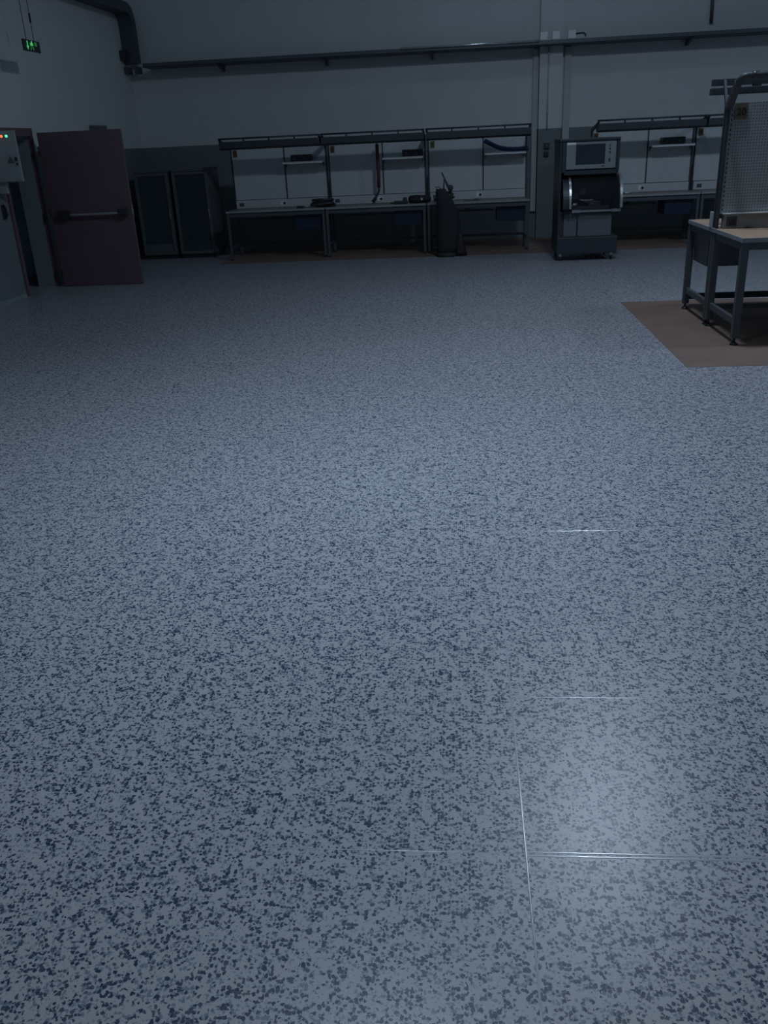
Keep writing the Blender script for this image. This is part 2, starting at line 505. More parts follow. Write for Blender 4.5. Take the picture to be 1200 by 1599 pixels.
# corner tray that comes along the left wall and drops to meet it
ct = thing('cable_duct', 'dark cable duct turning down the corner beside the left wall', 'cable duct', (-5.675, 16.72, 3.2))
def sweep(path, w, h):
    mb = MB(); rings = []
    n = len(path)
    for i, (x, y, z) in enumerate(path):
        p = Vector((x, y, z))
        d = (Vector(path[min(i + 1, n - 1)]) - Vector(path[max(i - 1, 0)])).normalized()
        u = Vector((1, 0, 0)); v = d.cross(u).normalized()
        rings.append([p + u * a * w / 2 + v * c * h / 2 for a, c in ((-1, -1), (1, -1), (1, 1), (-1, 1))])
    mb.loft(rings)
    for f in mb.bm.faces: f.smooth = False
    return mb
pth = [(-0.02, -8.7, 0.86), (-0.0, -4.7, 0.86), (0, -0.25, 0.86)]
for i in range(1, 9):
    a = math.pi / 2 * i / 8
    pth.append((0, -0.25 + 0.25 * math.sin(a), 0.86 - 0.25 * (1 - math.cos(a))))
pth += [(0, 0, 0.02)]
pth = [(p[0] - 0.0 + 0.03 * min(0, p[1]) * 0.9, p[1], p[2]) for p in pth]
sweep(pth, 0.25, 0.16).build('duct_run', M_DUCT, ct)
for x in (-0.09, 0.09):
    MB().box(x - 0.03, x + 0.03, -0.13, 0.1, -0.14, -0.03).build('bracket', M_DUCT, ct)
b = MB().box(-0.055, 0.055, -0.06, 0.06, -0.08, 0.08, 0.006)
o = b.build('junction_box', M_BLACK, None, (-5.765, 16.55, 3.345)); tag(o, 'small black box on left wall beside the corner cable duct', 'junction box')

# white trunking, conduit, boxes near the pilaster
def boxthing(name, label, cat, x0, x1, y0, y1, z0, z1, mtl, bev=0.004, group=None):
    c = ((x0 + x1) / 2, (y0 + y1) / 2, z0)
    o = MB().box(x0 - c[0], x1 - c[0], y0 - c[1], y1 - c[1], 0, z1 - z0, bev).build(name, mtl, None, c)
    return tag(o, label, cat, group)
def trunking(label, x0, x1, y0, y1, z0, z1):
    t = thing('cable_trunking', label, 'cable trunking', ((x0 + x1) / 2, (y0 + y1) / 2, z0))
    w, d, h = (x1 - x0) / 2, (y1 - y0) / 2, z1 - z0
    MB().box(-w, w, -d + .008, d, 0, h, 0.003).build('channel', M_TRUNK, t)
    MB().box(-w * .82, w * .82, -d, -d + .01, 0.01, h - .01, 0.003).build('cover_strip', M_TRUNK, t)
    return t
trunking('long off-white cable trunking at the right end of the three-bench row', 1.365, 1.455, YB - 0.07, YB - 0.0, 0.46, 3.12)
trunking('off-white cable trunking ending behind the test machine', 1.90, 2.02, YB - 0.07, YB - 0.0, 1.45, 3.12)
o = MB().tube([(0, 0, 0), (0, 0, 1.30)], 0.012, 10)
for z in (0.3, 0.8, 1.2): o.box(-0.02, 0.02, -0.014, 0.02, z - 0.01, z + 0.01)
o = o.build('conduit', M_TRUNK, None, (1.62, YB - 0.18, 1.83)); tag(o, 'thin conduit running down the pilaster face', 'conduit')
jl = ['small pale square box above the long white trunking', 'small pale square box at the middle of the pilaster', 'small pale square box above the trunking behind the test machine']
for (x, w), l in zip(((1.50, 0.065), (1.70, 0.065), (1.96, 0.065)), jl):
    t = thing('wall_box', l, 'junction box', (x, YB - 0.46, 3.20), group='pale boxes above the cable tray')
    MB().box(-w, w, -0.03, 0.03, 0, 0.125, 0.008).build('box_body', M_WHITE, t)
    MB().box(-w * .85, w * .85, -0.036, -0.03, 0.01, 0.115, 0.004).build('lid', M_WHITE, t)
o = MB().tube([(0, 0, 0.07), (0.12, 0, 0.075), (0.15, 0, 0.06), (0.16, 0, 0.02)], 0.014, 8)
o = o.build('cable', M_BLACK, None, (2.03, YB - 0.46, 3.205)); tag(o, 'short black cable bend right of the last pale box', 'cable')
o = MB().tube([(0.03, 0, 0), (0.02, 0, 0.35), (0.04, 0, 1.2), (0.05, 0, 3.2)], 0.03, 8)
o = o.build('conduit', M_TRAY, None, (4.29, YB - 0.035, 3.35)); tag(o, 'dark conduit rising up the back wall above the tray at right', 'conduit')
# switch and socket on the pilaster
t = thing('wall_switch', 'black framed wall switch on the pilaster, above the round socket', 'switch', (1.625, YB - 0.16, 1.515))
MB().box(-0.05, 0.05, -0.03, 0, 0, 0.105, 0.005).build('switch_frame', M_BLACK, t)
MB().box(-0.03, 0.03, -0.042, -0.03, 0.03, 0.085, 0.004).build('rocker', M_FRAME, t)
MB().box(-0.045, 0.045, -0.035, 0, 0.106, 0.118).build('top_lip', M_EDGE, t)
t = thing('wall_socket', 'round black wall socket on the pilaster, below the switch', 'socket', (1.62, YB - 0.16, 1.385))
MB().box(-0.045, 0.045, -0.02, 0, 0, 0.095, 0.005).build('socket_plate', M_DARKRAIL, t)
MB().cyl((0, -0.03, 0.048), 0.04, 'y', 0.025, 20).build('socket_ring', M_BLACK, t)

# ------------------------------------------------------------------ wall workbenches
W = 1.68
def make_bench(label, number_mat):
    t = thing('workbench', label, 'workbench', (0, 0, 0), 0, 'workbenches along the back wall')
    yf, yr = 0.0, 0.78
    MB().box(0.002, W - 0.002, yf, yr, 0.775, 0.792).build('worktop', M_BTOP, t)
    e = MB().box(0.002, W - 0.002, yf - 0.008, yf + 0.004, 0.768, 0.797, 0.003).build('edge_band', M_EDGE, t)
    e['label'] = 'light grey front edge band'
    MB().box(0.03, W - 0.03, yf + 0.02, yf + 0.05, 0.70, 0.768).box(0.05, W - 0.05, yr - 0.06, yr - 0.03, 0.70, 0.768).build('apron', M_FRAME, t)
    for x in (0.028, W - 0.028):
        for y in (yf + 0.03, yr - 0.03):
            l = MB().box(x - 0.021, x + 0.021, y - 0.021, y + 0.021, 0.035, 0.775, 0.003).build('leg', M_FRAME, t)
            MB().cyl((x, y, 0.028), 0.008, 'z', 0.03, 8).cyl((x, y, 0.009), 0.024, 'z', 0.014, 14).build('levelling_foot', M_BLACK, l)
    for x in (0.028, W - 0.028):
        MB().box(x - 0.014, x + 0.014, yf + 0.05, yr - 0.05, 0.18, 0.21).build('side_rail', M_FRAME, t)
    MB().box(0.05, W - 0.05, yr - 0.045, yr - 0.018, 0.175, 0.215).build('cross_bar', M_FRAME, t)
    MB().box(0.20, 1.12, yr - 0.10, yr - 0.05, 0.60, 0.625).box(0.63, 0.70, yr - 0.09, yr - 0.06, 0.625, 0.70).build('cable_shelf', M_FRAME, t)
    d = MB().box(1.15, 1.60, 0.10, 0.62, 0.465, 0.70, 0.004).build('drawer', M_BLUE, t); d['label'] = 'navy blue hanging drawer'
    MB().box(1.20, 1.55, 0.085, 0.10, 0.655, 0.675, 0.003).build('handle', M_BLUE, d)
    # upper structure
    yp = yr - 0.05
    for x in (0.018, W - 0.018):
        MB().box(x - 0.012, x + 0.012, yp - 0.01, yp + 0.045, 0.79, 1.80, 0.002).build('upright', M_DARKRAIL, t)
    MB().box(0.94 - 0.01, 0.94 + 0.01, yp - 0.006, yp + 0.03, 0.92, 1.79).build('divider', M_DARKRAIL, t)
    MB().box(0.032, 0.928, yp, yp + 0.014, 0.935, 1.80).build('back_panel', M_PANEL, t)
    MB().box(0.952, W - 0.032, yp, yp + 0.014, 0.935, 1.80).build('back_panel', M_PANEL, t)
    MB().box(0.034, W - 0.034, yp - 0.045, yp + 0.02, 0.795, 0.925, 0.004).build('power_duct', M_PANEL, t)
    for x in (0.87,):
        s = MB().box(x - 0.05, x + 0.05, yp - 0.052, yp - 0.045, 0.825, 0.895, 0.003).build('socket', M_WHITE, t)
        MB().cyl((x + 0.02, yp - 0.053, 0.86), 0.024, 'y', 0.006, 16).build('socket_hole', M_BLACK, s)
    s = MB().box(0.09, 0.17, yp - 0.052, yp - 0.045, 0.83, 0.885, 0.003).build('socket', M_FRAME, t)
    sh = MB().box(0.955, W - 0.045, yp - 0.28, yp - 0.002, 1.498, 1.512).box(0.955, W - 0.045, yp - 0.288, yp - 0.28, 1.488, 1.520)
    sh.build('shelf', M_WHITE, t)
    for x in (0.97, W - 0.06):
        MB().prism([(yp - 0.002, 1.498), (yp - 0.22, 1.498), (yp - 0.002, 1.42)], 'x', x - 0.004, x + 0.004).build('shelf_bracket', M_FRAME, t)
    # swan-neck arms carrying the lamp rail
    for x in (0.018, W - 0.018):
        MB().bar((x, yp + 0.02, 1.78), (x, 0.16, 1.86), 0.03, 0.045).bar((x, 0.17, 1.858), (x, 0.03, 1.905), 0.03, 0.03).build('arm', M_DARKRAIL, t)
    MB().tube([(0.0, 0.02, 1.915), (W, 0.02, 1.915)], 0.014, 10).build('top_rail', M_DARKRAIL, t)
    for x in (0.42, 0.84, 1.26):
        MB().box(x - 0.012, x + 0.012, 0.01, 0.05, 1.855, 1.91).build('rail_hanger', M_DARKRAIL, t)
    lb = MB().prism([(0.0, 1.872), (0.0, 1.775), (0.05, 1.745), (0.19, 1.745), (0.24, 1.775), (0.24, 1.872)], 'x', 0.01, W - 0.01).build('lamp_housing', M_DARKRAIL, t)
    # number plate
    np = MB().box(0.055, 0.125, yp - 0.012, yp - 0.002, 1.63, 1.735).build('number_plate', number_mat, t)
    np['label'] = 'small amber number plate with a dark mark'
    MB().box(0.080, 0.100, yp - 0.014, yp - 0.012, 1.665, 1.71).build('mark', M_INK, np)
    return t
BY = 15.0
b1 = make_bench('leftmost wall bench, beside the dark equipment racks', M_NUM)
b1.location = (-3.86, BY, 0)
b2 = copy_tree(b1, (-2.17, BY, 0), 'middle bench of the row of three, with the red hanging hose')
b3 = copy_tree(b1, (-0.47, BY, 0), 'right bench of the row of three, behind the dark trolley, blue hose on shelf')
b4 = copy_tree(b1, (2.24, BY, 0), 'wall bench behind the test machine')
b5 = copy_tree(b1, (3.93, BY, 0), 'far right wall bench mostly hidden behind the perforated panel')
for o in list(b3.children):
    if o.name.startswith('number_plate'):
        me = o.data.copy(); me.materials.clear(); me.materials.append(M_NUMG); o.data = me; o['label'] = 'small olive number plate with a dark mark'

# instruments standing on the shelves
def instrument(loc, label, w=0.34):
    t = thing('bench_instrument', label, 'instrument', loc, 0, 'black instruments on the bench shelves')
    MB().box(0, w, -0.14, 0.1, 0.012, 0.112, 0.008).build('case', M_BLACK, t)
    for x in (0.07, w - 0.10):
        MB().cyl((x, -0.148, 0.05), 0.022, 'y', 0.02, 14).build('dial', M_FRAME, t)
    for x in (0.03, w - 0.03):
        MB().box(x - 0.015, x + 0.015, -0.12, 0.08, 0, 0.013).build('foot', M_RUBBER, t)
    return t
SZ = 1.5125
instrument((-2.765, 15.60, SZ), 'black two-dial instrument on the shelf of the leftmost bench')
instrument((-0.88, 15.60, SZ), 'black two-dial instrument on the shelf of the bench with the red hose')
instrument((3.36, 15.60, SZ), 'black two-dial instrument on the shelf behind the test machine', 0.36)

# blue hose lying on the third bench's shelf
o = MB().tube([(-0.02, 0.0, 0.19), (0.05, -0.02, 0.155), (0.14, -0.04, 0.105), (0.24, -0.05, 0.065), (0.36, -0.05, 0.045), (0.50, -0.05, 0.038), (0.64, -0.05, 0.042), (0.70, -0.05, 0.046)], 0.036, 12)
o = o.build('hose', M_HOSE, None, (0.51, 15.62, 1.513)); tag(o, 'thick blue hose sagging onto the shelf of the third bench', 'hose')
# red hose hanging
t = thing('air_hose', 'dark red hose hanging in front of the middle bench divider', 'hose', (-1.30, 15.50, 0.80))
MB().tube([(0.0, 0.02, 0.93), (0.0, 0.01, 0.75), (0.008, 0, 0.45), (0.004, 0, 0.26)], 0.030, 12).build('hose', M_STRAP, t)
MB().tube([(0.004, 0, 0.27), (0.0, 0, 0.19), (-0.05, -0.02, 0.10), (-0.11, -0.04, 0.03)], [0.026, 0.02, 0.02, 0.028], 10).build('nozzle', M_BLACK, t)
MB().tube([(0, 0.02, 0.92), (0, -0.20, 0.975), (0, -0.40, 0.99)], 0.012, 8).build('hanging_cord', M_BLACK, t)
# heap of cables and tools on the benches
def cable_coil(loc, label, rx, ry, seed, r=0.014, turns=5, hgt=0.09):
    t = thing('cable_coil', label, 'cable', loc, 0, 'black cables lying on the benches')
    rr = random.Random(seed)
    pts = []
    for i in range(turns * 14):
        a = 2 * math.pi * i / 14
        k = 0.72 + 0.28 * math.sin(i * 0.37 + seed)
        pts.append((rx * k * math.cos(a), ry * k * math.sin(a), r + hgt * (i / (turns * 14)) * (0.6 + 0.4 * math.cos(a * 0.5 + seed)) + rr.uniform(0, .006)))
    MB().tube(pts, r, 8).build('cable', M_BLACK, t)
    return t
BZ = 0.793
cable_coil((-2.24, 15.32, BZ), 'black cable coil where the leftmost and middle benches meet', 0.21, 0.14, 1, 0.022, 5, 0.13)
t = thing('hand_tool', 'low black hand tool lying left of the first cable coil', 'tool', (-2.62, 15.26, BZ))
MB().box(-0.07, 0.05, -0.03, 0.03, 0, 0.035, 0.01).build('tool_body', M_BLACK, t)
MB().tube([(0.05, 0, 0.018), (0.13, 0.01, 0.016)], 0.013, 8).build('tool_tip', M_STEEL, t)
t = thing('hand_tool', 'black pistol tool on the middle bench left of the tool roll', 'tool', (-0.90, 15.24, BZ))
MB().box(-0.13, 0.10, -0.035, 0.035, 0, 0.05, 0.014).box(0.02, 0.09, -0.03, 0.03, 0.04, 0.10, 0.012).build('tool_body', M_BLACK, t)
MB().tube([(-0.13, 0, 0.022), (-0.19, 0, 0.016)], 0.012, 8).build('tool_tip', M_BLACK, t)
t = thing('tool_roll', 'black fabric roll on the middle bench beside the dark trolley', 'bag', (-0.60, 15.28, BZ))
rings = []
for x, r in ((-0.19, 0.03), (-0.17, 0.058), (-0.05, 0.065), (0.08, 0.06), (0.17, 0.05), (0.19, 0.025)):
    rings.append([(x, 0.085 / 0.06 * r * math.cos(a * math.pi / 8), max(0.001, 0.062 + r * math.sin(a * math.pi / 8)) if r > .04 else 0.06 + r * math.sin(a * math.pi / 8)) for a in range(16)])
MB().loft(rings).build('roll', M_BAG, t)
MB().box(0.02, 0.055, -0.097, -0.088, 0.045, 0.085, 0.003).build('buckle', M_STEEL, t)
cable_coil((-0.19, 15.30, BZ), 'black cable coil on the third bench behind the dark trolley', 0.16, 0.13, 5, 0.021, 5, 0.15)
o = MB().box(-0.12, 0.14, -0.05, 0.05, 0, 0.012, 0.004).box(0.05, 0.13, -0.03, 0.03, 0.012, 0.03, 0.004).build('hand_tool', M_FRAME, None, (0.26, 15.35, BZ)); tag(o, 'flat grey tool on the third bench right of the trolley', 'tool')
t = thing('screwdriver', 'small shiny screwdriver on the bench beside the test machine hood', 'tool', (2.76, 15.28, BZ + 0.003))
MB().tube([(-0.06, 0, 0.014), (0.0, 0, 0.014)], 0.014, 10).build('handle', M_BLACK, t)
MB().tube([(0.0, 0, 0.016), (0.03, 0, 0.016), (0.13, 0, 0.014)], [0.016, 0.018, 0.008], 10).build('shaft', M_STEEL, t)

# ------------------------------------------------------------------ equipment racks
def rack(loc, label, w, lower):
    t = thing('equipment_rack', label, 'rack cabinet', loc, 0, 'equipment racks by the fire door')
    d = 0.72; h = 1.49
    MB().box(0.01, w - 0.01, 0.03, d - 0.02, 0.0, 0.075).build('plinth', M_BLACK, t)
    c = MB()
    c.box(0, 0.03, 0.02, d, 0.07, h - .05); c.box(w - 0.03, w, 0.02, d, 0.07, h - .05)
    c.box(0.03, w - 0.03, d - 0.02, d, 0.07, h - .05); c.box(0.03, w - 0.03, 0.02, d - .02, 0.07, 0.10)
    c.build('case', M_RACK, t)
    MB().box(-0.004, w + 0.004, 0.0, d + 0.003, h - 0.05, h, 0.006).build('top_cover', M_RACK, t)
    dr = MB().box(0.0, 0.055, -0.02, 0.02, 0.075, h - 0.055, 0.004).box(w - 0.055, w, -0.02, 0.02, 0.075, h - 0.055, 0.004)
    dr.box(0.055, w - 0.055, -0.02, 0.02, 0.075, 0.125, 0.004).box(0.055, w - 0.055, -0.02, 0.02, h - 0.10, h - 0.055, 0.004)
    dr = dr.build('door', M_RACK, t)
    MB().box(0.05, w - 0.05, -0.005, 0.005, 0.12, h - 0.095).build('door_glass', M_RGLASS, dr)
    MB().box(w - 0.05, w - 0.03, -0.035, -0.02, 0.68, 0.82, 0.004).build('latch', M_STEEL, dr)
    if lower:
        MB().box(0.06, w - 0.07, -0.014, -0.004, 0.13, 0.26).build('kick_panel', M_RACK, dr)
    for k in range(5):
        MB().box(0.05, w - 0.05, 0.08, 0.5, 0.3 + k * 0.22, 0.42 + k * 0.22).build('equipment_unit', M_BLACK, t)
    return t
rack((-5.57, 15.62, 0), 'left rack cabinet beside the open fire door, grey kick panel at its foot', 0.60, True)
rack((-4.90, 15.62, 0), 'right rack cabinet beside the leftmost wall bench', 0.63, False)

# ------------------------------------------------------------------ test machine on casters
t = thing('test_machine', 'tall grey test machine on casters with a dark screen and curved hood', 'machine', (1.53, 13.45, 0))
w, d = 0.83, 0.74
MB().box(-0.04, w + 0.01, -0.02, d, 0.10, 0.34, 0.012).build('base', M_MACH, t)
for x in (0.02, w - 0.06):
    for y in (0.05, d - 0.07):
        c = MB().box(x - 0.02, x + 0.02, y - 0.018, y + 0.018, 0.055, 0.10).build('caster', M_STEEL, t)
        MB().cyl((x, y, 0.035), 0.035, 'x', 0.028, 18).build('wheel', M_RUBBER, c)
lc = MB().box(-0.004, w - 0.08, 0.04, d - 0.03, 0.34, 0.67).build('lower_cabinet', M_MACH, t)
MB().box(0.055, 0.245, 0.025, 0.04, 0.345, 0.665, 0.004).build('panel', M_MPANEL, t)
MB().box(0.255, w - 0.085, 0.025, 0.04, 0.345, 0.665, 0.004).build('panel', M_MPANEL, t)
MB().box(0.0, w, 0.03, d, 0.67, 0.70).build('deck', M_MACH, t)
lg = MB().box(0.20, w, -0.03, 0.03, 0.685, 0.712, 0.003).box(0.16, 0.28, -0.05, 0.03, 0.68, 0.72, 0.004).box(w - 0.10, w + 0.03, -0.05, 0.03, 0.68, 0.72, 0.004)
o = lg.build('front_ledge', M_EDGE, t); o['label'] = 'light grey front ledge'
# side walls and back
MB().box(-0.035, -0.005, -0.01, d, 0.34, 1.645, 0.004).build('side_post', M_MACH, t)
MB().box(-0.005, 0.02, 0.20, d, 0.70, 1.645).build('side_wall', M_MACH, t)
MB().box(w - 0.02, w + 0.0, 0.25, d, 0.70, 1.645).build('side_wall', M_MACH, t)
MB().box(0.02, w - 0.02, d - 0.02, d, 0.70, 1.645).build('rear_wall', M_MPANEL, t)
MB().box(-0.045, w - 0.02, -0.03, d + 0.01, 1.645, 1.68, 0.008).build('top_cover', M_MACH, t)
# control head
MB().box(0.03, w - 0.03, 0.02, 0.45, 1.25, 1.645).build('control_box', M_MACH, t)
MB().box(0.00, 0.045, -0.015, 0.05, 1.235, 1.645).build('head_bezel', M_MACH, t)
MB().box(w - 0.065, w - 0.025, -0.015, 0.05, 1.235, 1.645).build('head_bezel', M_MACH, t)
f = MB().box(0.055, w - 0.075, -0.004, 0.02, 1.275, 1.64, 0.004).build('faceplate', M_FACE, t); f['label'] = 'silver control faceplate'
s = MB().box(0.19, 0.60, -0.010, -0.003, 1.335, 1.60, 0.003).build('screen', M_SCREEN, f)
for z in (1.575, 1.53, 1.485):
    MB().cyl((0.665, -0.01, z), 0.012, 'y', 0.014, 14).build('button', M_FRAME if z > 1.55 else M_BLACK, f)
MB().box(0.652, 0.678, -0.012, -0.004, 1.36, 1.405, 0.003).build('button', M_BLACK, f)
MB().box(0.555, 0.60, -0.009, -0.004, 1.30, 1.308).build('emblem', M_INK, f)
MB().box(0.06, 0.185, -0.007, -0.003, 1.60, 1.63).build('nameplate', M_WHITE, f)
MB().box(0.03, w - 0.03, 0.0, 0.03, 1.20, 1.25).build('head_underside', M_MACH, t)
# curved transparent hood with pale rims
def arc(r, n=14, a0=-8, a1=84):
    return [(0.20 - r * math.cos(math.radians(a0 + (a1 - a0) * i / n)), 0.80 + 0.40 * (r / 0.36) * math.sin(math.radians(a0 + (a1 - a0) * i / n))) for i in range(n + 1)]
def shell(x0, x1, r0, r1, z=0.0):
    A, B = arc(r0), arc(r1)
    return MB().prism([(p[0], p[1] + z) for p in A] + [(p[0], p[1] + z) for p in reversed(B)], 'x', x0, x1)
for x0, x1 in ((0.105, 0.135), (w - 0.005, w + 0.03)):
    rr_ = shell(x0, x1, 0.36, 0.335).build('hood_rim', M_STEEL, t); rr_['label'] = 'bright curved metal hood rim'
shell(0.135, w - 0.005, 0.350, 0.345).build('hood', M_HOOD, t)
sp = [(0.20, 0.71)] + arc(0.36) + [(0.3, 1.2), (0.3, 0.71)]
for x0, x1 in ((0.02, 0.105), (w - 0.018, w - 0.006)):
    MB().prism(arc(0.334) + [(0.45, 1.2), (0.45, 0.72), (-0.1, 0.72)], 'x', x0, x1).build('cheek', M_MACH, t)
# inside the hood
MB().cyl((0.33, 0.18, 0.96), 0.055, 'y', 0.06, 24).build('spindle_knob', M_BLACK, t)
MB().cyl((0.22, 0.14, 0.90), 0.045, 'y', 0.10, 20).build('spindle_knob', M_BLACK, t)
MB().box(0.16, 0.70, 0.02, 0.40, 0.70, 0.76, 0.006).build('work_bed', M_MACH, t)
MB().tube([(0.14, 0.0, 0.775), (0.19, 0.0, 0.795), (0.24, 0.01, 0.80)], [0.012, 0.022, 0.02], 10).build('clamp_lever', M_STEEL, t)
MB().tube([(0.26, 0.05, 0.86), (0.33, 0.05, 0.845), (0.42, 0.05, 0.845), (0.48, 0.06, 0.85)], 0.010, 8).tube([(0.28, 0.07, 0.84), (0.40, 0.07, 0.825), (0.52, 0.07, 0.83)], 0.008, 8).build('clamp_rod', M_STEEL, t)
MB().box(0.40, 0.58, 0.03, 0.16, 0.76, 0.83, 0.012).build('clamp_block', M_BLACK, t)
MB().cyl((0.45, 0.02, 0.80), 0.012, 'y', 0.03, 10).build('clamp_pin', M_STEEL, t)
MB().tube([(0.25, -0.0, 0.74), (0.24, -0.02, 0.66), (0.26, 0.015, 0.5), (0.25, 0.02, 0.36)], 0.006, 8).build('cable', M_BLACK, t)

# ------------------------------------------------------------------ dark trolley in front of the benches
t = thing('cleaning_trolley', 'dark red-black upright trolley with a bag and pole leaning before the benches', 'trolley', (-0.13, 14.62, 0))
def ring(x0, x1, y0, y1, z, n=20, p=3.0):
    out = []
    for i in range(n):
        a = 2 * math.pi * i / n; c, s_ = math.cos(a), math.sin(a)
        out.append(((x0 + x1) / 2 + (x1 - x0) / 2 * math.copysign(abs(c) ** (2 / p), c), (y0 + y1) / 2 + (y1 - y0) / 2 * math.copysign(abs(s_) ** (2 / p), s_), z))
    return out
MB().loft([ring(-0.18, 0.13, -0.15, 0.15, 0.06), ring(-0.185, 0.15, -0.16, 0.16, 0.12), ring(-0.185, 0.19, -0.15, 0.15, 0.30), ring(-0.185, 0.20, -0.13, 0.13, 0.50),
           ring(-0.18, 0.17, -0.11, 0.11, 0.68), ring(-0.18, 0.09, -0.10, 0.10, 0.84), ring(-0.185, 0.01, -0.09, 0.09, 0.96), ring(-0.18, -0.03, -0.07, 0.07, 1.03)]).build('bag', M_BAG, t)
MB().loft([ring(-0.19, 0.13, -0.20, 0.17, 0.0), ring(-0.20, 0.14, -0.21, 0.18, 0.02), ring(-0.19, 0.13, -0.19, 0.17, 0.055), ring(-0.15, 0.10, -0.15, 0.14, 0.075)]).build('base', M_RUBBER, t)
f = MB().loft([ring(0.12, 0.31, -0.12, 0.06, 0.012), ring(0.12, 0.30, -0.12, 0.06, 0.06), ring(0.13, 0.26, -0.10, 0.05, 0.22), ring(0.15, 0.23, -0.07, 0.04, 0.36)]).build('side_pouch', M_DRED, t)
f['label'] = 'dark red side pouch'
for y in (-0.1, 0.1):
    MB().cyl((0.19, y + 0.03, 0.05), 0.05, 'y', 0.03, 20).build('wheel', M_RUBBER, t)
MB().tube([(0.06, 0.0, 0.98), (0.02, 0, 1.05), (-0.03, 0.0, 1.15), (-0.085, 0.0, 1.275)], [0.03, 0.024, 0.014, 0.012], 10).build('pole', M_BLACK, t)
MB().tube([(-0.06, 0.0, 1.0), (-0.055, 0, 1.08), (-0.05, 0.0, 1.17)], 0.011, 8).build('upright_tube', M_BLACK, t)
MB().ball((0.055, 0, 1.045), 0.04, (1, .8, 1.1)).build('grip', M_BLACK, t)
MB().tube([(-0.10, 0, 1.02), (-0.13, 0, 1.06), (-0.19, 0.0, 1.06), (-0.16, 0, 1.02), (-0.19, 0, 0.98), (-0.17, 0, 0.95), (-0.14, 0, 0.97)], 0.008, 8).build('cord', M_BLACK, t)

# ------------------------------------------------------------------ back-to-back tables at right
TX, TW = 2.36, 1.7
def steel_table(label, y0, y1, name='assembly_table'):
    t = thing(name, label, 'table', (TX, y0, 0))
    D = y1 - y0
    MB().box(0.012, TW - 0.012, 0.012, D - 0.004, 0.862, 0.892).build('worktop', M_WOOD, t)
    e = MB().box(0, 0.013, 0, D, 0.856, 0.893, 0.003).box(0.013, TW, 0, 0.013, 0.856, 0.893, 0.003).box(TW - 0.013, TW, 0.013, D, 0.856, 0.893, 0.003)
    e = e.build('edge_band', M_EDGE, t)
    a = MB().box(0.015, 0.055, 0.06, D - 0.06, 0.795, 0.857).box(0.06, TW - 0.06, 0.015, 0.055, 0.795, 0.857).box(0.06, TW - 0.06, D - 0.055, D - 0.015, 0.795, 0.857).box(TW - 0.055, TW - 0.015, 0.06, D - 0.06, 0.795, 0.857)
    a.build('apron', M_FRAME, t)
    for x in (0.035, TW - 0.035):
        for y in (0.035, D - 0.035):
            l = MB().box(x - 0.03, x + 0.03, y - 0.03, y + 0.03, 0.06, 0.857, 0.004).build('leg', M_FRAME, t)
            MB().cyl((x, y, 0.045), 0.012, 'z', 0.05, 10).tube([(x, y, 0.002), (x, y, 0.012), (x, y, 0.028)], [0.034, 0.034, 0.016], 16).build('levelling_foot', M_BLACK, l)
        MB().box(x - 0.018, x + 0.018, 0.065, D - 0.065, 0.17, 0.225, 0.003).build('side_rail', M_FRAME, t)
    return t, D
tA, DA = steel_table('front grey-legged assembly table with ochre top, below the perforated panel', 7.60, 8.50)
tB, DB = steel_table('rear assembly table standing back to back behind the perforated panel', 8.505, 9.405)
MB().box(0.065, TW - 0.065, DA - 0.05, DA - 0.02, 0.16, 0.20).build('cross_bar', M_FRAME, tA)
MB().box(0.065, TW - 0.065, DB - 0.05, DB - 0.02, 0.10, 0.16).build('cross_bar', M_DARKRAIL, tB)
d_ = MB().box(0.07, 0.46, 0.34, DB - 0.05, 0.50, 0.795, 0.004).build('drawer', M_MPANEL, tB)
d_['label'] = 'dark hanging drawer under the rear table'
for k in range(2):
    MB().box(0.08, 0.45, DB - 0.05, DB - 0.035, 0.51 + k * 0.14, 0.645 + k * 0.14, 0.003).build('drawer_front', M_MPANEL, d_)
# panel and posts belong to the front table
py = DA - 0.06
for x in (0.035, TW - 0.035):
    p = MB().box(x - 0.03, x - 0.006, py - 0.01, py + 0.035, 0.893, 1.93, 0.002)
    p.build('post', M_DARKRAIL, tA)
    sl = MB().box(x - 0.006, x + 0.026, py - 0.002, py + 0.03, 1.02, 1.93).build('slotted_strip', M_EDGE, tA)
    h = MB()
    for k in range(22): h.box(x + 0.008, x + 0.017, py - 0.0035, py - 0.001, 1.045 + k * 0.039, 1.065 + k * 0.039)
    h.build('slots', M_INK, sl)
pg = MB().box(0.06, TW - 0.08, py, py + 0.012, 1.035, 1.93).build('perforated_panel', M_PEG, tA)
du = MB().box(0.06, TW - 0.08, py - 0.045, py + 0.03, 0.893, 1.018, 0.003).build('power_duct', M_TDUCT, tA)
MB().box(0.05, TW - 0.07, py - 0.05, py + 0.03, 1.018, 1.026).build('duct_lid', M_WHITE, tA)
s = MB().box(0.085, 0.175, py - 0.052, py - 0.045, 0.912, 1.000, 0.004).build('socket', M_DARKRAIL, du)
MB().cyl((0.135, py - 0.056, 0.952), 0.026, 'y', 0.012, 18).build('socket_hole', M_INK, s)
n20 = MB().box(0.064, 0.172, py - 0.016, py - 0.004, 1.795, 1.925).build('number_plate', M_NUM20, tA)
n20['label'] = 'ochre plate reading 20'
text_mesh('20', 0.084, M_INK, 'numerals', n20, (0.122, py - 0.0172, 1.858), (math.pi / 2, 0, 0))
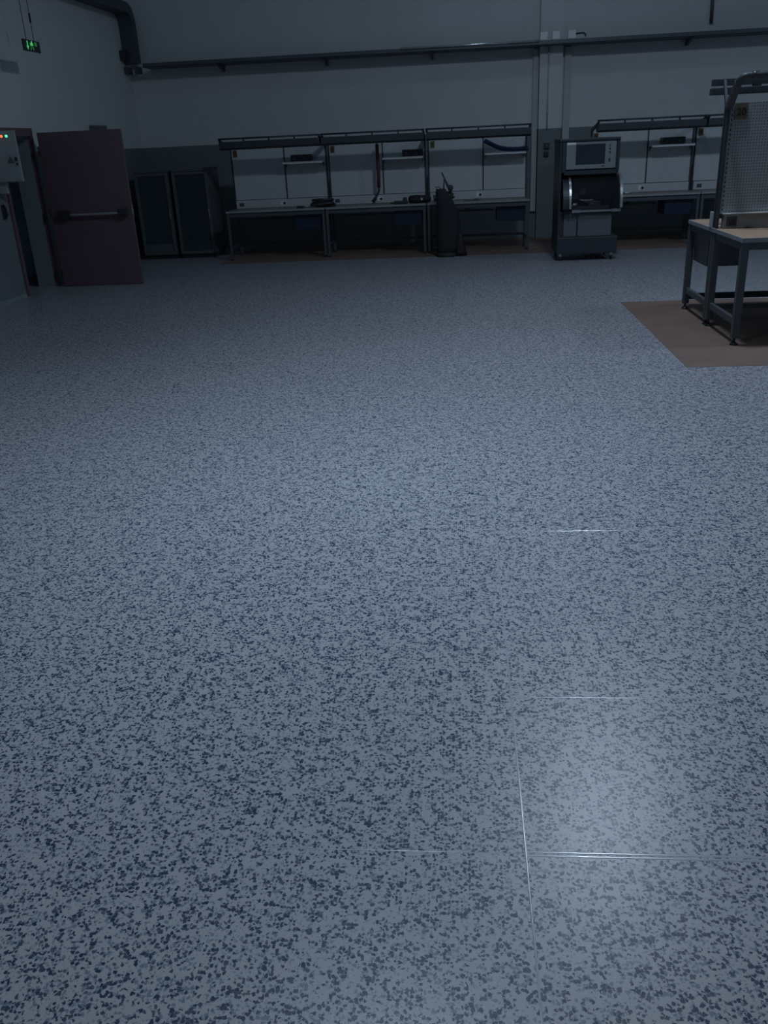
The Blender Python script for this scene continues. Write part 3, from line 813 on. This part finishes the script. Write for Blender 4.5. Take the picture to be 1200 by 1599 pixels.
# forward bent arm and tube
def bend(pts_r):
    return pts_r
ay = py
arm = MB().bar((0.018, ay + 0.01, 1.90), (0.025, ay - 0.165, 2.085), 0.055, 0.05)
arm.build('arm', M_DARKRAIL, tA)
pts = [(0.022, ay - 0.150, 2.065), (0.028, ay - 0.185, 2.10), (0.045, ay - 0.203, 2.122), (0.08, ay - 0.21, 2.132), (0.2, ay - 0.21, 2.132), (TW - 0.05, ay - 0.21, 2.132)]
MB().tube(pts, 0.026, 14).build('lamp_tube', M_DARKRAIL, tA)
MB().tube([(0.115, ay - 0.21, 2.132), (0.170, ay - 0.21, 2.132)], 0.031, 14).build('clamp_collar', M_BLACK, tA)
MB().bar((TW - 0.05, ay + 0.01, 1.90), (TW - 0.05, ay - 0.20, 2.12), 0.04, 0.05).build('arm', M_DARKRAIL, tA)
# rear arm and double rail for the rear table
for x in (0.02, TW - 0.05):
    MB().bar((x, 0.02, 1.90), (x, 0.165, 2.12), 0.022, 0.03).build('arm', M_DARKRAIL, tB)
MB().box(-0.085, TW, 0.15, 0.20, 2.078, 2.132, 0.004).build('lamp_rail', M_DARKRAIL, tB)
MB().box(-0.09, TW, 0.12, 0.22, 2.005, 2.062, 0.006).build('lamp_housing', M_DARKRAIL, tB)
MB().box(0.27, 0.33, 0.13, 0.20, 2.04, 2.10).build('rail_hanger', M_BLACK, tB)
# posts of rear table (behind the panel)
for x in (0.02, TW - 0.05):
    MB().box(x - 0.015, x + 0.015, 0.005, 0.035, 0.895, 1.92).build('post', M_DARKRAIL, tB)
MB().box(-0.005, 0.012, 0.03, 0.12, 0.893, 1.03, 0.003).build('power_duct', M_PANEL, tB)
# a black cable lying on the front table
o = MB().tube([(0.0, 0.20, 0.008), (0.14, 0.20, 0.008), (0.24, 0.16, 0.008), (0.34, 0.10, 0.008), (0.5, 0.09, 0.008), (0.8, 0.12, 0.008)], 0.007, 8)
o = o.build('cable', M_BLACK, None, (2.60, 8.17, 0.893)); tag(o, 'thin black cable lying across the front assembly table', 'cable')

# ------------------------------------------------------------------ things on the left wall
def LW(x, y, z):
    c, s_ = math.cos(LWR), math.sin(LWR)
    return (LWO[0] + c * x - s_ * y, LWO[1] + s_ * x + c * y, z)
t = thing('control_panel', 'pale grey control panel with red and green lamps beside the doorway', 'control panel', (-5.955, 11.5, 1.49), LWR)
MB().box(0.0, 0.39, 0.0, 0.03, 0, 0.61, 0.006).build('panel_body', M_CAB, t)
MB().box(0.012, 0.378, -0.006, 0.0, 0.012, 0.598, 0.003).build('panel_door', M_CAB, t)
MB().box(0.0, 0.03, 0.03, 0.12, 0.1, 0.5, 0.004).build('wall_bracket', M_CAB, t)
for x, mm, n in ((0.222, M_LEDR, 'red_lamp'), (0.288, M_LEDG, 'green_lamp')):
    c = MB().cyl((x, -0.011, 0.545), 0.023, 'y', 0.006, 16).build('lamp_bezel', M_FRAME, t)
    MB().cyl((x, -0.019, 0.545), 0.017, 'y', 0.014, 16).build(n, mm, c)
wl = MB().prism([(0.225, 0.225), (0.325, 0.225), (0.275, 0.315)], 'y', -0.0085, -0.006).build('warning_triangle', M_WARN, t)
wl['label'] = 'dark triangular warning label'
MB().cyl((0.353, -0.011, 0.265), 0.017, 'y', 0.012, 14).cyl((0.353, -0.011, 0.285), 0.017, 'y', 0.012, 14).build('lock', M_BLACK, t)
MB().cyl((0.358, -0.011, 0.215), 0.015, 'y', 0.012, 14).build('lock', M_BLACK, t)
tag(MB().box(-0.05, 0.05, -0.03, 0.03, 0, 0.135, 0.004).build('cable_gland_box', M_CAB, None, (-5.88, 11.56, 1.354)), 'small pale box on the left wall under the control panel', 'box')
t = thing('pull_handle', 'black pull handle on the grey wall below the control panel', 'handle', (-5.968, 11.58, 1.03), LWR)
MB().box(0, 0.012, -0.05, 0.05, 0, 0.19, 0.003).build('back_plate', M_BLACK, t)
MB().tube([(0.01, -0.0, 0.03), (0.05, 0.0, 0.05), (0.05, 0, 0.15), (0.01, 0, 0.17)], 0.013, 8).build('grip', M_BLACK, t)
MB().cyl((0.03, 0.06, 0.12), 0.02, 'x', 0.03, 12).build('knob', M_STEEL, t)
# hanging exit sign
t = thing('exit_sign', 'green glowing exit sign hanging beside the left wall', 'exit sign', (-5.45, 12.22, 3.03), LWR)
MB().box(-0.02, 0.0, -0.225, 0.225, 0, 0.135, 0.005).build('housing', M_SIGN, t)
ar = MB().prism([(-0.128, 0.118), (-0.108, 0.118), (-0.108, 0.062), (-0.090, 0.062), (-0.118, 0.018), (-0.146, 0.062), (-0.128, 0.062)], 'x', 0.0, 0.003).build('down_arrow', M_GREEN, t)
mn = MB().ball((0.002, 0.0, 0.112), 0.014, (.15, 1, 1)).prism([(-0.045, 0.10), (0.03, 0.102), (0.035, 0.072), (-0.04, 0.068)], 'x', 0.0, 0.003).build('running_figure', M_GREEN, t)
MB().prism([(-0.04, 0.062), (-0.02, 0.062), (-0.03, 0.02), (-0.05, 0.02)], 'x', 0.0, 0.003).prism([(0.0, 0.062), (0.03, 0.062), (0.045, 0.022), (0.025, 0.022)], 'x', 0.0, 0.003).build('figure_legs', M_GREENDIM, t)
MB().box(0.0, 0.003, 0.075, 0.13, 0.07, 0.118).build('door_symbol', M_GREENDIM, t)
w_ = MB()
for y in (-0.11, 0.10):
    w_.tube([(-0.01, y, 0.13), (-0.01, y, 3.9)], 0.004, 6)
w_.build('hanging_wires', M_INK, t)
MB().tube([(-0.01, 0.10, 0.34), (-0.01, 0.10, 0.45)], 0.012, 6).build('wire_clip', M_INK, t)
tag(MB().box(0, 0.09, -0.26, 0.26, 0, 0.14, 0.008).build('emergency_light', M_RACK, None, LW(0, 3.98, 2.07), (0, 0, LWR)), 'small grey box on the left wall just above the open maroon door', 'emergency light')
